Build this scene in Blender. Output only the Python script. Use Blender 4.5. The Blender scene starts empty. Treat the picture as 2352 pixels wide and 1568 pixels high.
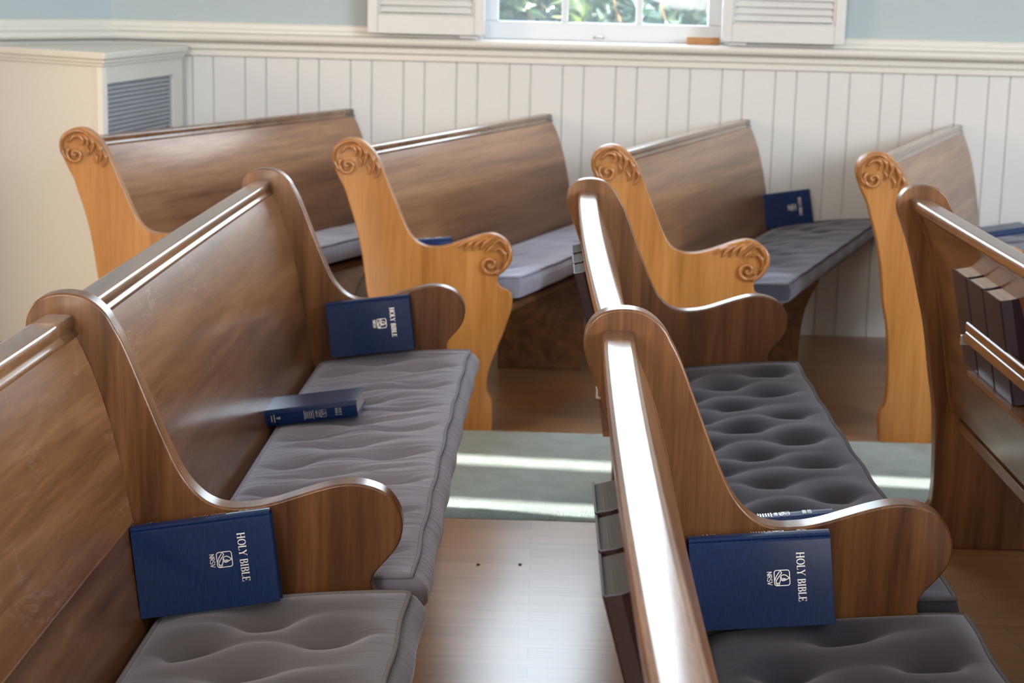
import bpy, bmesh, math, random
from mathutils import Vector, Matrix

random.seed(7)
scene = bpy.context.scene
COL = scene.collection

# ------------------------------------------------------------------ camera
F_PX, CAM_H, PITCH, ROLL, YAW = 4038.3, 1.4233, 0.1999, 0.0252, -0.0141
cam_d = bpy.data.cameras.new('camera')
cam_d.sensor_width = 36.0
cam_d.lens = F_PX / 2352 * 36.0
cam_d.clip_start = 0.05
cam_d.clip_end = 200
cam_d.dof.use_dof = True
cam_d.dof.focus_distance = 2.75
cam_d.dof.aperture_fstop = 9.0
cam = bpy.data.objects.new('camera', cam_d)
COL.objects.link(cam)
fw = Vector((math.sin(YAW) * math.cos(PITCH), math.cos(YAW) * math.cos(PITCH), -math.sin(PITCH)))
rt = Vector((math.cos(YAW), -math.sin(YAW), 0))
dn = fw.cross(rt)
r2 = math.cos(ROLL) * rt - math.sin(ROLL) * dn
d2 = math.sin(ROLL) * rt + math.cos(ROLL) * dn
m = Matrix((r2, -d2, -fw)).transposed().to_4x4()
m.translation = Vector((0, 0, CAM_H))
cam.matrix_world = m
scene.camera = cam

# ------------------------------------------------------------------ world, lights, exposure
scene.view_settings.view_transform = 'Standard'
scene.view_settings.look = 'None'
scene.view_settings.gamma = 1.0
scene.view_settings.use_curve_mapping = False
scene.view_settings.exposure = 0.48
scene.cycles.use_denoising = True
scene.cycles.max_bounces = 10
scene.cycles.sample_clamp_indirect = 6.0

world = bpy.data.worlds.new('sky')
scene.world = world
world.use_nodes = True
bg = world.node_tree.nodes['Background']
bg.inputs['Color'].default_value = (0.80, 0.90, 1.0, 1)
bg.inputs['Strength'].default_value = 9.0


def lamp(name, kind, loc, direction, energy, color, size=None, size_y=None, angle=None, spread=None):
    d = bpy.data.lights.new(name, kind)
    d.energy = energy
    d.color = color
    if kind == 'AREA':
        d.shape = 'RECTANGLE'
        d.size = size
        d.size_y = size_y
        if spread:
            d.spread = spread
    if kind == 'SUN' and angle:
        d.angle = angle
    o = bpy.data.objects.new(name, d)
    COL.objects.link(o)
    o.location = loc
    o.rotation_euler = Vector(direction).to_track_quat('-Z', 'Y').to_euler()
    return o


SUN_DIR = Vector((-1.0, 0.09, -0.36)).normalized()
lamp('sun', 'SUN', (8, 3, 6), SUN_DIR, 13.0, (1.0, 0.93, 0.80), angle=0.009)
# area lamps standing in for unseen windows in the right and rear walls
lamp('daylight_right_wall', 'AREA', (5.85, 0.6, 2.75), (-1, 0.16, -0.32), 285, (0.80, 0.91, 1.0), 1.3, 2.2)
lamp('daylight_right_wall', 'AREA', (5.85, -2.2, 2.75), (-1, 0.45, -0.30), 240, (0.80, 0.91, 1.0), 1.3, 2.2)
lamp('daylight_rear_wall', 'AREA', (1.8, -4.85, 2.3), (-0.05, 1, -0.12), 55, (1.0, 0.98, 0.96), 1.4, 2.2)
lamp('daylight_rear_wall', 'AREA', (-2.2, -4.85, 2.3), (0.1, 1, -0.12), 200, (1.0, 0.92, 0.82), 1.4, 2.2)
lamp('amber_fill_left', 'AREA', (-5.85, 2.4, 2.2), (1, 0.1, -0.2), 145, (1.0, 0.72, 0.42), 1.3, 2.2)  # warm fill lamp added on the left for an amber glow on wood edges


# ------------------------------------------------------------------ materials
def new_mat(name):
    mt = bpy.data.materials.new(name)
    mt.use_nodes = True
    nt = mt.node_tree
    nt.nodes.clear()
    out = nt.nodes.new('ShaderNodeOutputMaterial')
    b = nt.nodes.new('ShaderNodeBsdfPrincipled')
    nt.links.new(b.outputs[0], out.inputs[0])
    return mt, nt, b


def ramp(nt, stops):
    r = nt.nodes.new('ShaderNodeValToRGB')
    els = r.color_ramp.elements
    while len(els) < len(stops):
        els.new(0.5)
    for e, (p, c) in zip(els, stops):
        e.position = p
        e.color = (*c, 1)
    return r


def texco(nt, scale, kind='Object', loc=(0, 0, 0), rot=(0, 0, 0)):
    tc = nt.nodes.new('ShaderNodeTexCoord')
    mp = nt.nodes.new('ShaderNodeMapping')
    mp.inputs['Scale'].default_value = scale
    mp.inputs['Location'].default_value = loc
    mp.inputs['Rotation'].default_value = rot
    nt.links.new(tc.outputs[kind], mp.inputs[0])
    return mp


def noise(nt, vec, scale, detail=4, rough=0.55, dist=0.0):
    n = nt.nodes.new('ShaderNodeTexNoise')
    n.inputs['Scale'].default_value = scale
    n.inputs['Detail'].default_value = detail
    n.inputs['Roughness'].default_value = rough
    n.inputs['Distortion'].default_value = dist
    nt.links.new(vec.outputs[0], n.inputs['Vector'])
    return n


def mix(nt, a, b, fac, mode='MIX'):
    x = nt.nodes.new('ShaderNodeMix')
    x.data_type = 'RGBA'
    x.blend_type = mode
    for sock, v in ((x.inputs[6], a), (x.inputs[7], b), (x.inputs[0], fac)):
        if isinstance(v, (int, float)):
            sock.default_value = v
        elif isinstance(v, tuple):
            sock.default_value = (*v, 1)
        else:
            nt.links.new(v, sock)
    return x.outputs[2]


def bump(nt, b, height, strength, distance=0.002):
    bp = nt.nodes.new('ShaderNodeBump')
    bp.inputs['Strength'].default_value = strength
    bp.inputs['Distance'].default_value = distance
    nt.links.new(height, bp.inputs['Height'])
    nt.links.new(bp.outputs[0], b.inputs['Normal'])


def plain(name, color, rough=0.6, metal=0.0, spec=0.5, bump_scale=None, bump_strength=0.1):
    mt, nt, b = new_mat(name)
    b.inputs['Base Color'].default_value = (*color, 1)
    b.inputs['Roughness'].default_value = rough
    b.inputs['Metallic'].default_value = metal
    b.inputs['Specular IOR Level'].default_value = spec
    if bump_scale:
        n = noise(nt, texco(nt, (1, 1, 1)), bump_scale, 3)
        bump(nt, b, n.outputs[0], bump_strength)
    return mt


def wood(name, dark, mid, light, grain='Z', rough=0.3, coat=0.25, figure=1.0, offset=(0, 0, 0), scratches=False, turn=0.0, blotch=1.0, planks=False, stretch=0.12, pores=0.55):
    """wood with grain running along one object axis"""
    mt, nt, b = new_mat(name)
    s = {'X': (stretch, 1, 1), 'Y': (1, stretch, 1), 'Z': (1, 1, stretch)}[grain]
    mp = texco(nt, s, loc=offset)
    if turn:
        tn = nt.nodes.new('ShaderNodeMapping')
        tn.inputs['Rotation'].default_value = (0, 0, turn)
        nt.links.new(mp.inputs[0].links[0].from_socket, tn.inputs[0])
        nt.links.new(tn.outputs[0], mp.inputs[0])
    warp = noise(nt, mp, 2.2, 3, 0.5)
    addv = nt.nodes.new('ShaderNodeVectorMath')
    addv.operation = 'MULTIPLY_ADD'
    nt.links.new(warp.outputs['Color'], addv.inputs[0])
    addv.inputs[1].default_value = (0.22 * figure, 0.22 * figure, 0.22 * figure)
    nt.links.new(mp.outputs[0], addv.inputs[2])
    rings = noise(nt, addv, 20, 6, 0.66)
    fine = noise(nt, mp, 130, 2, 0.6)
    broad = noise(nt, mp, 3.5, 2, 0.5)
    r1 = ramp(nt, [(0.30, dark), (0.50, mid), (0.72, light)])
    nt.links.new(rings.outputs[0], r1.inputs[0])
    r2_ = ramp(nt, [(0.40, (0.66, 0.62, 0.58)), (0.56, (1, 1, 1))])
    nt.links.new(fine.outputs[0], r2_.inputs[0])
    c = mix(nt, r1.outputs[0], r2_.outputs[0], pores, 'MULTIPLY')
    r3 = ramp(nt, [(0.3, (0.78, 0.76, 0.74)), (0.7, (1.14, 1.12, 1.10))])
    nt.links.new(broad.outputs[0], r3.inputs[0])
    c = mix(nt, c, r3.outputs[0], 0.8 * blotch, 'MULTIPLY')
    if planks:      # three boards of slightly different tone glued edge to edge
        sx = nt.nodes.new('ShaderNodeSeparateXYZ')
        nt.links.new(texco(nt, (1, 1, 1)).outputs[0], sx.inputs[0])
        rp = ramp(nt, [(0.0, (0.84, 0.80, 0.78)), (0.56, (0.97, 0.93, 0.93)), (0.70, (1.12, 1.12, 1.04))])
        rp.color_ramp.interpolation = 'CONSTANT'
        nt.links.new(sx.outputs[2], rp.inputs[0])
        c = mix(nt, c, rp.outputs[0], 1.0, 'MULTIPLY')
    if scratches:
        fl = noise(nt, texco(nt, (1, 0.45, 1), loc=(3, 1, 2)), 9, 5, 0.6, 0.8)
        m1 = nt.nodes.new('ShaderNodeMath'); m1.operation = 'SUBTRACT'
        nt.links.new(fl.outputs[0], m1.inputs[0]); m1.inputs[1].default_value = 0.5
        m2 = nt.nodes.new('ShaderNodeMath'); m2.operation = 'ABSOLUTE'
        nt.links.new(m1.outputs[0], m2.inputs[0])
        rr = ramp(nt, [(0.0, (1, 1, 1)), (0.007, (0, 0, 0))])
        nt.links.new(m2.outputs[0], rr.inputs[0])
        msk = noise(nt, texco(nt, (1, 1, 1), loc=(1, 5, 0)), 2.6, 2)
        rm = ramp(nt, [(0.48, (0, 0, 0)), (0.66, (0.30, 0.30, 0.30))])
        nt.links.new(msk.outputs[0], rm.inputs[0])
        fac = mix(nt, rr.outputs[0], rm.outputs[0], 1.0, 'MULTIPLY')
        c = mix(nt, c, (0.55, 0.47, 0.40), fac)
    nt.links.new(c, b.inputs['Base Color'])
    b.inputs['Roughness'].default_value = rough
    b.inputs['Coat Weight'].default_value = coat
    b.inputs['Coat Roughness'].default_value = 0.16
    bump(nt, b, fine.outputs[0], 0.10, 0.0006)
    return mt


M = {}
BR = ((0.080, 0.030, 0.009), (0.180, 0.076, 0.026), (0.285, 0.132, 0.052))
M['panel_wood'] = wood('walnut stained oak, upright grain', *BR, grain='Z', offset=(1.3, 0.4, 0), coat=0.12, figure=0.9, stretch=0.055, pores=0.5)
M['back_wood'] = wood('walnut stained oak, lengthwise grain', (0.105, 0.040, 0.013), (0.20, 0.087, 0.034), (0.29, 0.142, 0.062), grain='Y', rough=0.32, scratches=True, stretch=0.07, pores=0.45)
M['seat_wood'] = wood('walnut stained oak seat', *BR, grain='Y', rough=0.4, coat=0.1)
M['cap_wood'] = wood('polished oak cap', (0.13, 0.06, 0.026), (0.21, 0.105, 0.05), (0.29, 0.155, 0.08), grain='Y', rough=0.2, coat=0.5)
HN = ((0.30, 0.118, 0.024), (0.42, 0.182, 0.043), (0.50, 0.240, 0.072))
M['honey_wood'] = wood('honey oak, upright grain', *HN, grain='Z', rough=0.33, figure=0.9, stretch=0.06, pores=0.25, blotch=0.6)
M['carving_wood'] = wood('honey oak carving', (0.25, 0.09, 0.02), (0.38, 0.155, 0.04), (0.48, 0.22, 0.07), grain='Z', rough=0.28, coat=0.6, figure=0.6)
M['wall_back_wood'] = wood('chestnut back boards', (0.17, 0.074, 0.034), (0.30, 0.15, 0.073), (0.42, 0.23, 0.12), grain='Y', rough=0.33, offset=(4, 2, 1), turn=0.345, figure=0.5, blotch=0.35, planks=True, stretch=0.045, pores=0.35)
M['block_wood'] = wood('raw amber wood', (0.34, 0.15, 0.05), (0.42, 0.20, 0.07), (0.5, 0.26, 0.10), grain='X', rough=0.6, coat=0)

M['white_paint'] = plain('white gloss paint', (0.65, 0.655, 0.655), 0.35, bump_scale=40, bump_strength=0.02)
M['trim_paint'] = plain('cream trim paint', (0.68, 0.67, 0.625), 0.32)
M['sash_paint'] = plain('white sash paint', (0.64, 0.655, 0.68), 0.35)
M['wall_paint'] = plain('pale blue grey wall paint', (0.42, 0.495, 0.53), 0.7, bump_scale=60, bump_strength=0.04)
M['hall_paint'] = plain('taupe hall paint', (0.34, 0.33, 0.31), 0.7)
M['ceiling_paint'] = plain('white ceiling paint', (0.80, 0.80, 0.78), 0.8)
M['grille_metal'] = plain('grey painted grille', (0.38, 0.40, 0.45), 0.45, 0.2)
M['grille_dark'] = plain('dark cabinet inside', (0.05, 0.05, 0.06), 0.8)
M['bracket_metal'] = plain('nickel bracket', (0.75, 0.74, 0.72), 0.3, 0.9)
M['maroon'] = plain('maroon book cloth', (0.022, 0.007, 0.009), 0.42, bump_scale=500, bump_strength=0.1)
M['purple'] = plain('dark plum book cloth', (0.028, 0.016, 0.030), 0.38, bump_scale=500, bump_strength=0.1)
M['silver_foil'] = plain('silver foil', (0.78, 0.77, 0.74), 0.38, 0.75)
M['crumb'] = plain('dark dry crumb', (0.03, 0.025, 0.02), 0.8)
M['leaf_green'] = None


def page_mat(c1, c2):
    mt, nt, b = new_mat('page edges')
    n = noise(nt, texco(nt, (700, 3, 700)), 1, 2)
    r = ramp(nt, [(0.35, c1), (0.65, c2)])
    nt.links.new(n.outputs[0], r.inputs[0])
    nt.links.new(r.outputs[0], b.inputs['Base Color'])
    b.inputs['Roughness'].default_value = 0.6
    b.inputs['Specular IOR Level'].default_value = 0.25
    return mt


M['pages'] = page_mat((0.46, 0.44, 0.43), (0.72, 0.70, 0.69))
M['pages_grey'] = page_mat((0.06, 0.055, 0.053), (0.105, 0.097, 0.092))


def navy_mat():
    mt, nt, b = new_mat('navy book cloth')
    n = noise(nt, texco(nt, (60, 420, 420)), 1, 3)
    r = ramp(nt, [(0.3, (0.004, 0.019, 0.086)), (0.7, (0.009, 0.036, 0.140))])
    nt.links.new(n.outputs[0], r.inputs[0])
    nt.links.new(r.outputs[0], b.inputs['Base Color'])
    b.inputs['Roughness'].default_value = 0.42
    b.inputs['Specular IOR Level'].default_value = 0.12
    b.inputs['Coat IOR'].default_value = 1.3
    b.inputs['Coat Weight'].default_value = 0.6
    b.inputs['Coat Roughness'].default_value = 0.1
    bump(nt, b, n.outputs[0], 0.10, 0.0003)
    return mt


M['navy'] = navy_mat()


def fabric(name, c1, c2, pleat, sheen=0.75):
    mt, nt, b = new_mat(name)
    n = noise(nt, texco(nt, (900, 900, 900)), 1, 2)
    n2 = noise(nt, texco(nt, (6, 6, 6)), 1, 3)
    r = ramp(nt, [(0.3, c1), (0.7, c2)])
    nt.links.new(n2.outputs[0], r.inputs[0])
    c = mix(nt, r.outputs[0], (0.5, 0.5, 0.52), n.outputs[0], 'MULTIPLY')
    c = mix(nt, r.outputs[0], c, 0.35)
    nt.links.new(c, b.inputs['Base Color'])
    b.inputs['Roughness'].default_value = 0.9
    b.inputs['Specular IOR Level'].default_value = 0.15
    b.inputs['Sheen Weight'].default_value = sheen
    b.inputs['Sheen Roughness'].default_value = 0.45
    b.inputs['Sheen Tint'].default_value = (0.85, 0.87, 1.0, 1)
    pl = noise(nt, texco(nt, (3.0, 55, 3.0)), 1, 3, 0.6, 0.4)
    bump(nt, b, pl.outputs[0], pleat, 0.006)
    return mt


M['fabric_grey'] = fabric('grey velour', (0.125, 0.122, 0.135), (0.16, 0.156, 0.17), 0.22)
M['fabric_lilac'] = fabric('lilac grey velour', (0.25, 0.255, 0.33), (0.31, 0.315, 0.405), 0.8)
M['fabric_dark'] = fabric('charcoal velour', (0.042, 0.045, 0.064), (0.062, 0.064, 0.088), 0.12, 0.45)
M['piping_grey'] = plain('grey piping cord', (0.19, 0.185, 0.20), 0.85)
M['piping_lilac'] = plain('lilac grey piping cord', (0.27, 0.275, 0.35), 0.85)
M['piping_dark'] = plain('charcoal piping cord', (0.085, 0.085, 0.10), 0.85)


def floor_mat():
    mt, nt, b = new_mat('narrow oak strip floor')
    mp = texco(nt, (1, 1, 1))
    br = nt.nodes.new('ShaderNodeTexBrick')
    br.offset = 0.37
    br.inputs['Scale'].default_value = 1.0
    br.inputs['Brick Width'].default_value = 1.1
    br.inputs['Row Height'].default_value = 0.057
    br.inputs['Mortar Size'].default_value = 0.0008
    br.inputs['Mortar Smooth'].default_value = 0.1
    br.inputs['Color1'].default_value = (0.30, 0.155, 0.068, 1)
    br.inputs['Color2'].default_value = (0.37, 0.20, 0.092, 1)
    br.inputs['Mortar'].default_value = (0.13, 0.06, 0.025, 1)
    nt.links.new(mp.outputs[0], br.inputs['Vector'])
    n = noise(nt, texco(nt, (2.5, 60, 1)), 1, 4)
    r = ramp(nt, [(0.3, (0.72, 0.70, 0.68)), (0.7, (1.1, 1.1, 1.1))])
    nt.links.new(n.outputs[0], r.inputs[0])
    c = mix(nt, br.outputs['Color'], r.outputs[0], 0.7, 'MULTIPLY')
    nt.links.new(c, b.inputs['Base Color'])
    b.inputs['Roughness'].default_value = 0.30
    b.inputs['Coat Weight'].default_value = 0.3
    b.inputs['Coat Roughness'].default_value = 0.2
    bump(nt, b, br.outputs['Fac'], -0.15, 0.001)
    return mt


M['floor'] = floor_mat()


def carpet_mat():
    mt, nt, b = new_mat('grey green carpet pile')
    n = noise(nt, texco(nt, (260, 260, 260)), 1, 3)
    n2 = noise(nt, texco(nt, (14, 14, 14)), 1, 3)
    r = ramp(nt, [(0.3, (0.23, 0.33, 0.35)), (0.7, (0.41, 0.51, 0.53))])
    nt.links.new(n.outputs[0], r.inputs[0])
    r2_ = ramp(nt, [(0.3, (0.86, 0.86, 0.86)), (0.7, (1.08, 1.08, 1.08))])
    nt.links.new(n2.outputs[0], r2_.inputs[0])
    c = mix(nt, r.outputs[0], r2_.outputs[0], 1.0, 'MULTIPLY')
    nt.links.new(c, b.inputs['Base Color'])
    b.inputs['Roughness'].default_value = 0.95
    b.inputs['Specular IOR Level'].default_value = 0.1
    b.inputs['Sheen Weight'].default_value = 0.3
    bump(nt, b, n.outputs[0], 0.8, 0.006)
    return mt


M['carpet'] = carpet_mat()


def glass_mat():
    mt = bpy.data.materials.new('window glass')
    mt.use_nodes = True
    nt = mt.node_tree
    nt.nodes.clear()
    out = nt.nodes.new('ShaderNodeOutputMaterial')
    t = nt.nodes.new('ShaderNodeBsdfTransparent')
    t.inputs[0].default_value = (0.93, 0.96, 0.97, 1)
    g = nt.nodes.new('ShaderNodeBsdfGlossy')
    g.inputs['Roughness'].default_value = 0.02
    mx = nt.nodes.new('ShaderNodeMixShader')
    mx.inputs[0].default_value = 0.06
    nt.links.new(t.outputs[0], mx.inputs[1])
    nt.links.new(g.outputs[0], mx.inputs[2])
    tl = nt.nodes.new('ShaderNodeBsdfTranslucent')      # a film of dust on the pane
    tl.inputs[0].default_value = (0.85, 0.92, 1.0, 1)
    m2 = nt.nodes.new('ShaderNodeMixShader')
    m2.inputs[0].default_value = 0.022
    nt.links.new(mx.outputs[0], m2.inputs[1])
    nt.links.new(tl.outputs[0], m2.inputs[2])
    nt.links.new(m2.outputs[0], out.inputs[0])
    return mt


M['glass'] = glass_mat()


def leaf_mat():
    mt, nt, b = new_mat('hedge leaves')
    n = noise(nt, texco(nt, (1, 1, 1)), 2.2, 4)
    n2 = noise(nt, texco(nt, (1, 1, 1), loc=(4, 4, 4)), 26, 2)
    r = ramp(nt, [(0.34, (0.012, 0.036, 0.024)), (0.52, (0.03, 0.07, 0.03)), (0.66, (0.15, 0.17, 0.03)), (0.80, (0.22, 0.10, 0.05))])
    nt.links.new(n.outputs[0], r.inputs[0])
    r2_ = ramp(nt, [(0.3, (0.45, 0.5, 0.6)), (0.7, (1.3, 1.3, 1.2))])
    nt.links.new(n2.outputs[0], r2_.inputs[0])
    c = mix(nt, r.outputs[0], r2_.outputs[0], 1.0, 'MULTIPLY')
    nt.links.new(c, b.inputs['Base Color'])
    b.inputs['Roughness'].default_value = 0.35
    return mt


M['leaf_green'] = leaf_mat()
M['lawn'] = plain('lawn', (0.10, 0.17, 0.05), 0.9, bump_scale=50, bump_strength=0.5)


# ------------------------------------------------------------------ mesh helpers
def link_mesh(name, bm, mat, parent=None, loc=(0, 0, 0), smooth=True):
    """bm holds WORLD coordinates; the object's origin is put at loc (world)"""
    loc = Vector(loc)
    bmesh.ops.translate(bm, verts=bm.verts, vec=-loc)
    bmesh.ops.recalc_face_normals(bm, faces=bm.faces)
    me = bpy.data.meshes.new(name)
    bm.to_mesh(me)
    bm.free()
    for pl in me.polygons:
        pl.use_smooth = smooth
    if mat is not None:
        me.materials.append(mat)
    o = bpy.data.objects.new(name, me)
    COL.objects.link(o)
    if parent is not None:
        o.parent = parent
        o.location = loc - world_loc(parent)
    else:
        o.location = loc
    return o


def world_loc(o):
    v = Vector(o.location)
    while o.parent:
        o = o.parent
        v += Vector(o.location)
    return v


def tag(o, label=None, cat=None, group=None, kind=None):
    for k, v in (('label', label), ('category', cat), ('group', group), ('kind', kind)):
        if v:
            o[k] = v
    return o


def empty(name, loc, label, cat, group=None):
    o = bpy.data.objects.new(name, None)
    o.empty_display_size = 0.1
    COL.objects.link(o)
    o.location = loc
    return tag(o, label, cat, group)


def bevel(o, w, seg=2, angle=0.6):
    md = o.modifiers.new('bevel', 'BEVEL')
    md.width = w
    md.segments = seg
    md.limit_method = 'ANGLE'
    md.angle_limit = angle
    md.harden_normals = True
    return o


def weighted(o):
    md = o.modifiers.new('weighted', 'WEIGHTED_NORMAL')
    md.weight = 80
    return o


def box(bm, x0, x1, y0, y1, z0, z1):
    vs = [bm.verts.new((x, y, z)) for x in (x0, x1) for y in (y0, y1) for z in (z0, z1)]
    for a, b, c, d in ((0, 1, 3, 2), (4, 6, 7, 5), (0, 4, 5, 1), (2, 3, 7, 6), (0, 2, 6, 4), (1, 5, 7, 3)):
        bm.faces.new((vs[a], vs[b], vs[c], vs[d]))


def catmull(pts, n=4):
    out = []
    P = [Vector(p) for p in pts]
    for i in range(len(P) - 1):
        p0 = P[max(i - 1, 0)]
        p1, p2_ = P[i], P[i + 1]
        p3 = P[min(i + 2, len(P) - 1)]
        for k in range(n):
            t = k / n
            out.append(0.5 * ((2 * p1) + (p2_ - p0) * t + (2 * p0 - 5 * p1 + 4 * p2_ - p3) * t * t + (3 * p1 - p0 - 3 * p2_ + p3) * t ** 3))
    out.append(P[-1])
    return out


def tube(bm, pts, radii, seg=8, flat=1.0):
    """tapered tube through points; radii a number or a list"""
    P = [Vector(p) for p in pts]
    if isinstance(radii, (int, float)):
        radii = [radii] * len(P)
    prev = None
    rings = []
    for i, p in enumerate(P):
        t = (P[min(i + 1, len(P) - 1)] - P[max(i - 1, 0)]).normalized()
        a = Vector((0, 1, 0)) if abs(t.y) < 0.9 else Vector((1, 0, 0))
        if prev is not None:
            a = prev
        u = (a - t * a.dot(t)).normalized()
        prev = u
        v = t.cross(u)
        rings.append([bm.verts.new(p + (u * math.cos(2 * math.pi * k / seg) * flat + v * math.sin(2 * math.pi * k / seg)) * radii[i]) for k in range(seg)])
    for i in range(len(rings) - 1):
        for k in range(seg):
            bm.faces.new((rings[i][k], rings[i][(k + 1) % seg], rings[i + 1][(k + 1) % seg], rings[i + 1][k]))
    bm.faces.new(rings[0])
    bm.faces.new(rings[-1])
    return rings


def tube_closed(bm, pts, r, seg=6):
    P = [Vector(p) for p in pts]
    n = len(P)
    rings = []
    for i, p in enumerate(P):
        t = (P[(i + 1) % n] - P[i - 1]).normalized()
        a = Vector((0, 0, 1))
        u = (a - t * a.dot(t)).normalized()
        v = t.cross(u)
        rings.append([bm.verts.new(p + (u * math.cos(2 * math.pi * k / seg) + v * math.sin(2 * math.pi * k / seg)) * r) for k in range(seg)])
    for i in range(n):
        for k in range(seg):
            bm.faces.new((rings[i][k], rings[i][(k + 1) % seg], rings[(i + 1) % n][(k + 1) % seg], rings[(i + 1) % n][k]))


def loft(bm, section, stations, cap=True):
    """section: closed list of (u, v); stations: list of (base_x, y) ; world x = base+u, z = v"""
    rings = [[bm.verts.new((bx + u, y, v)) for u, v in section] for bx, y in stations]
    n = len(section)
    for a, b in zip(rings, rings[1:]):
        for k in range(n):
            bm.faces.new((a[k], a[(k + 1) % n], b[(k + 1) % n], b[k]))
    if cap:
        bm.faces.new(rings[0])
        bm.faces.new(rings[-1])


def extrude_x(bm, section, x0, x1, skew0=0.0, skew1=0.0):
    """section: closed (y, z); extruded along x"""
    a = [bm.verts.new((x0, y, z)) for y, z in section]
    b = [bm.verts.new((x1, y, z)) for y, z in section]
    n = len(section)
    for k in range(n):
        bm.faces.new((a[k], a[(k + 1) % n], b[(k + 1) % n], b[k]))
    bm.faces.new(a)
    bm.faces.new(b)


def lerp(a, b, t):
    return a + (b - a) * t


# ------------------------------------------------------------------ room shell
WALL_Y = 7.36
XL, XR, YB, ZC = -6.0, 6.0, -5.0, 4.0
WX0, WX1, WZ0, WZ1 = -0.27, 0.755, 1.195, 3.85     # window opening

bm = bmesh.new()
box(bm, XL, XR, YB, WALL_Y + 0.0, -0.12, 0.0)
tag(link_mesh('floor', bm, M['floor'], loc=(0, 0, 0), smooth=False), kind='structure')

bm = bmesh.new()
box(bm, XL, XR, YB, WALL_Y + 0.2, ZC, ZC + 0.12)
tag(link_mesh('ceiling', bm, M['ceiling_paint'], smooth=False), kind='structure')

# back wall: painted plaster above the rail, with the window opening
bm = bmesh.new()
box(bm, -1.85, WX0, WALL_Y, WALL_Y + 0.2, 0.0, ZC)
box(bm, WX1, XR, WALL_Y, WALL_Y + 0.2, 0.0, ZC)
box(bm, WX0, WX1, WALL_Y, WALL_Y + 0.2, 0.0, WZ0)
box(bm, WX0, WX1, WALL_Y, WALL_Y + 0.2, WZ1, ZC)
tag(link_mesh('wall_back', bm, M['wall_paint'], smooth=False), kind='structure')

# board wainscot: wide and narrow boards with V grooves, one sheet of boards
bm = bmesh.new()
gx, edges = -1.83, []
ref, per = -1.371, 0.2194
k0 = -3
for k in range(k0, 40):
    for off in (0.0, 0.132):
        x = ref + per * k + off
        if -1.84 < x < XR - 0.02:
            edges.append(x)
xs = [-1.85] + edges + [XR]
Yf, dg, wg = WALL_Y - 0.018, 0.007, 0.0045
prof = []
for a, b in zip(xs, xs[1:]):
    prof += [(a, Yf + dg), (a + wg, Yf), (b - wg, Yf)]
prof.append((xs[-1], Yf))
low = [bm.verts.new((x, y, 0.0)) for x, y in prof]
top = [bm.verts.new((x, y, 1.13)) for x, y in prof]
for k in range(len(prof) - 1):
    bm.faces.new((low[k], low[k + 1], top[k + 1], top[k]))
tag(link_mesh('trim_1', bm, M['white_paint'], smooth=False), 'white tongue and groove wainscot boards below the chair rail', kind='structure')

# chair rail, moulded
def arc(cx, cy, r, a0, a1, n):
    return [(cx + r * math.cos(math.radians(lerp(a0, a1, i / n))), cy + r * math.sin(math.radians(lerp(a0, a1, i / n)))) for i in range(n + 1)]


def rail_section():
    s = [(0.0, 1.105), (-0.026, 1.105), (-0.029, 1.109), (-0.029, 1.126), (-0.026, 1.1295), (-0.032, 1.133), (-0.036, 1.138), (-0.036, 1.155), (-0.033, 1.160), (-0.042, 1.164)]
    s += [(-0.066, 1.166)] + [(y, z) for y, z in arc(-0.068, 1.183, 0.017, 270, 90, 6)]
    s += [(-0.03, 1.201), (-0.026, 1.204), (-0.026, 1.212), (-0.022, 1.217), (-0.018, 1.222), (-0.018, 1.236), (-0.012, 1.244), (0.0, 1.245)]
    return s


def rail_piece(x0, x1, section):
    extrude_x(bm, [(WALL_Y + y - 0.001, z) for y, z in section], x0, x1)


low_sec = rail_section()
cut = [p for p in low_sec if p[1] < 1.2005]
low_only = cut + [(0.0, 1.2005)]
up_only = [(0.0, 1.2005)] + [p for p in low_sec if p[1] >= 1.2005]
bm = bmesh.new()
rail_piece(-1.80, XR, low_only)
rail_piece(-1.82, WX0 - 0.005, up_only)
rail_piece(WX1 + 0.005, XR, up_only)
o = link_mesh('trim_2', bm, M['trim_paint'], smooth=False)
tag(o, 'cream moulded chair rail running under the window', kind='structure')

# left wall: angled wall meeting the back wall in the corner
LW = Vector((-0.72, -1.0, 0)).normalized()
LN = Vector((LW.y * -1, LW.x, 0))            # points to +x side
LP = Vector((-1.80, WALL_Y, 0))


def left_pt(d, out, z):
    p = LP + LW * d + LN * out
    return (p.x, p.y, z)


def left_prism(bm, sec, d0, d1):
    a = [bm.verts.new(left_pt(d0, o_, z)) for o_, z in sec]
    b = [bm.verts.new(left_pt(d1, o_, z)) for o_, z in sec]
    n = len(sec)
    for k in range(n):
        bm.faces.new((a[k], a[(k + 1) % n], b[(k + 1) % n], b[k]))
    bm.faces.new(a)
    bm.faces.new(b)


bm = bmesh.new()
left_prism(bm, [(0, 0), (0, ZC), (-0.2, ZC), (-0.2, 0)], -0.05, 3.2)
tag(link_mesh('wall_left', bm, M['wall_paint'], smooth=False), kind='structure')
bm = bmesh.new()
left_prism(bm, [(0.012, 0.0), (0.012, 1.13), (0.001, 1.13), (0.001, 0.0)], 0.0, 3.2)
tag(link_mesh('trim_3', bm, M['white_paint'], smooth=False), 'white wainscot on the angled wall behind the cabinet', kind='structure')
bm = bmesh.new()
left_prism(bm, [(-y + 0.001, z) for y, z in low_sec], -0.02, 3.2)
tag(link_mesh('trim_4', bm, M['trim_paint'], smooth=False), 'cream chair rail on the angled wall above the cabinet', kind='structure')

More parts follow.
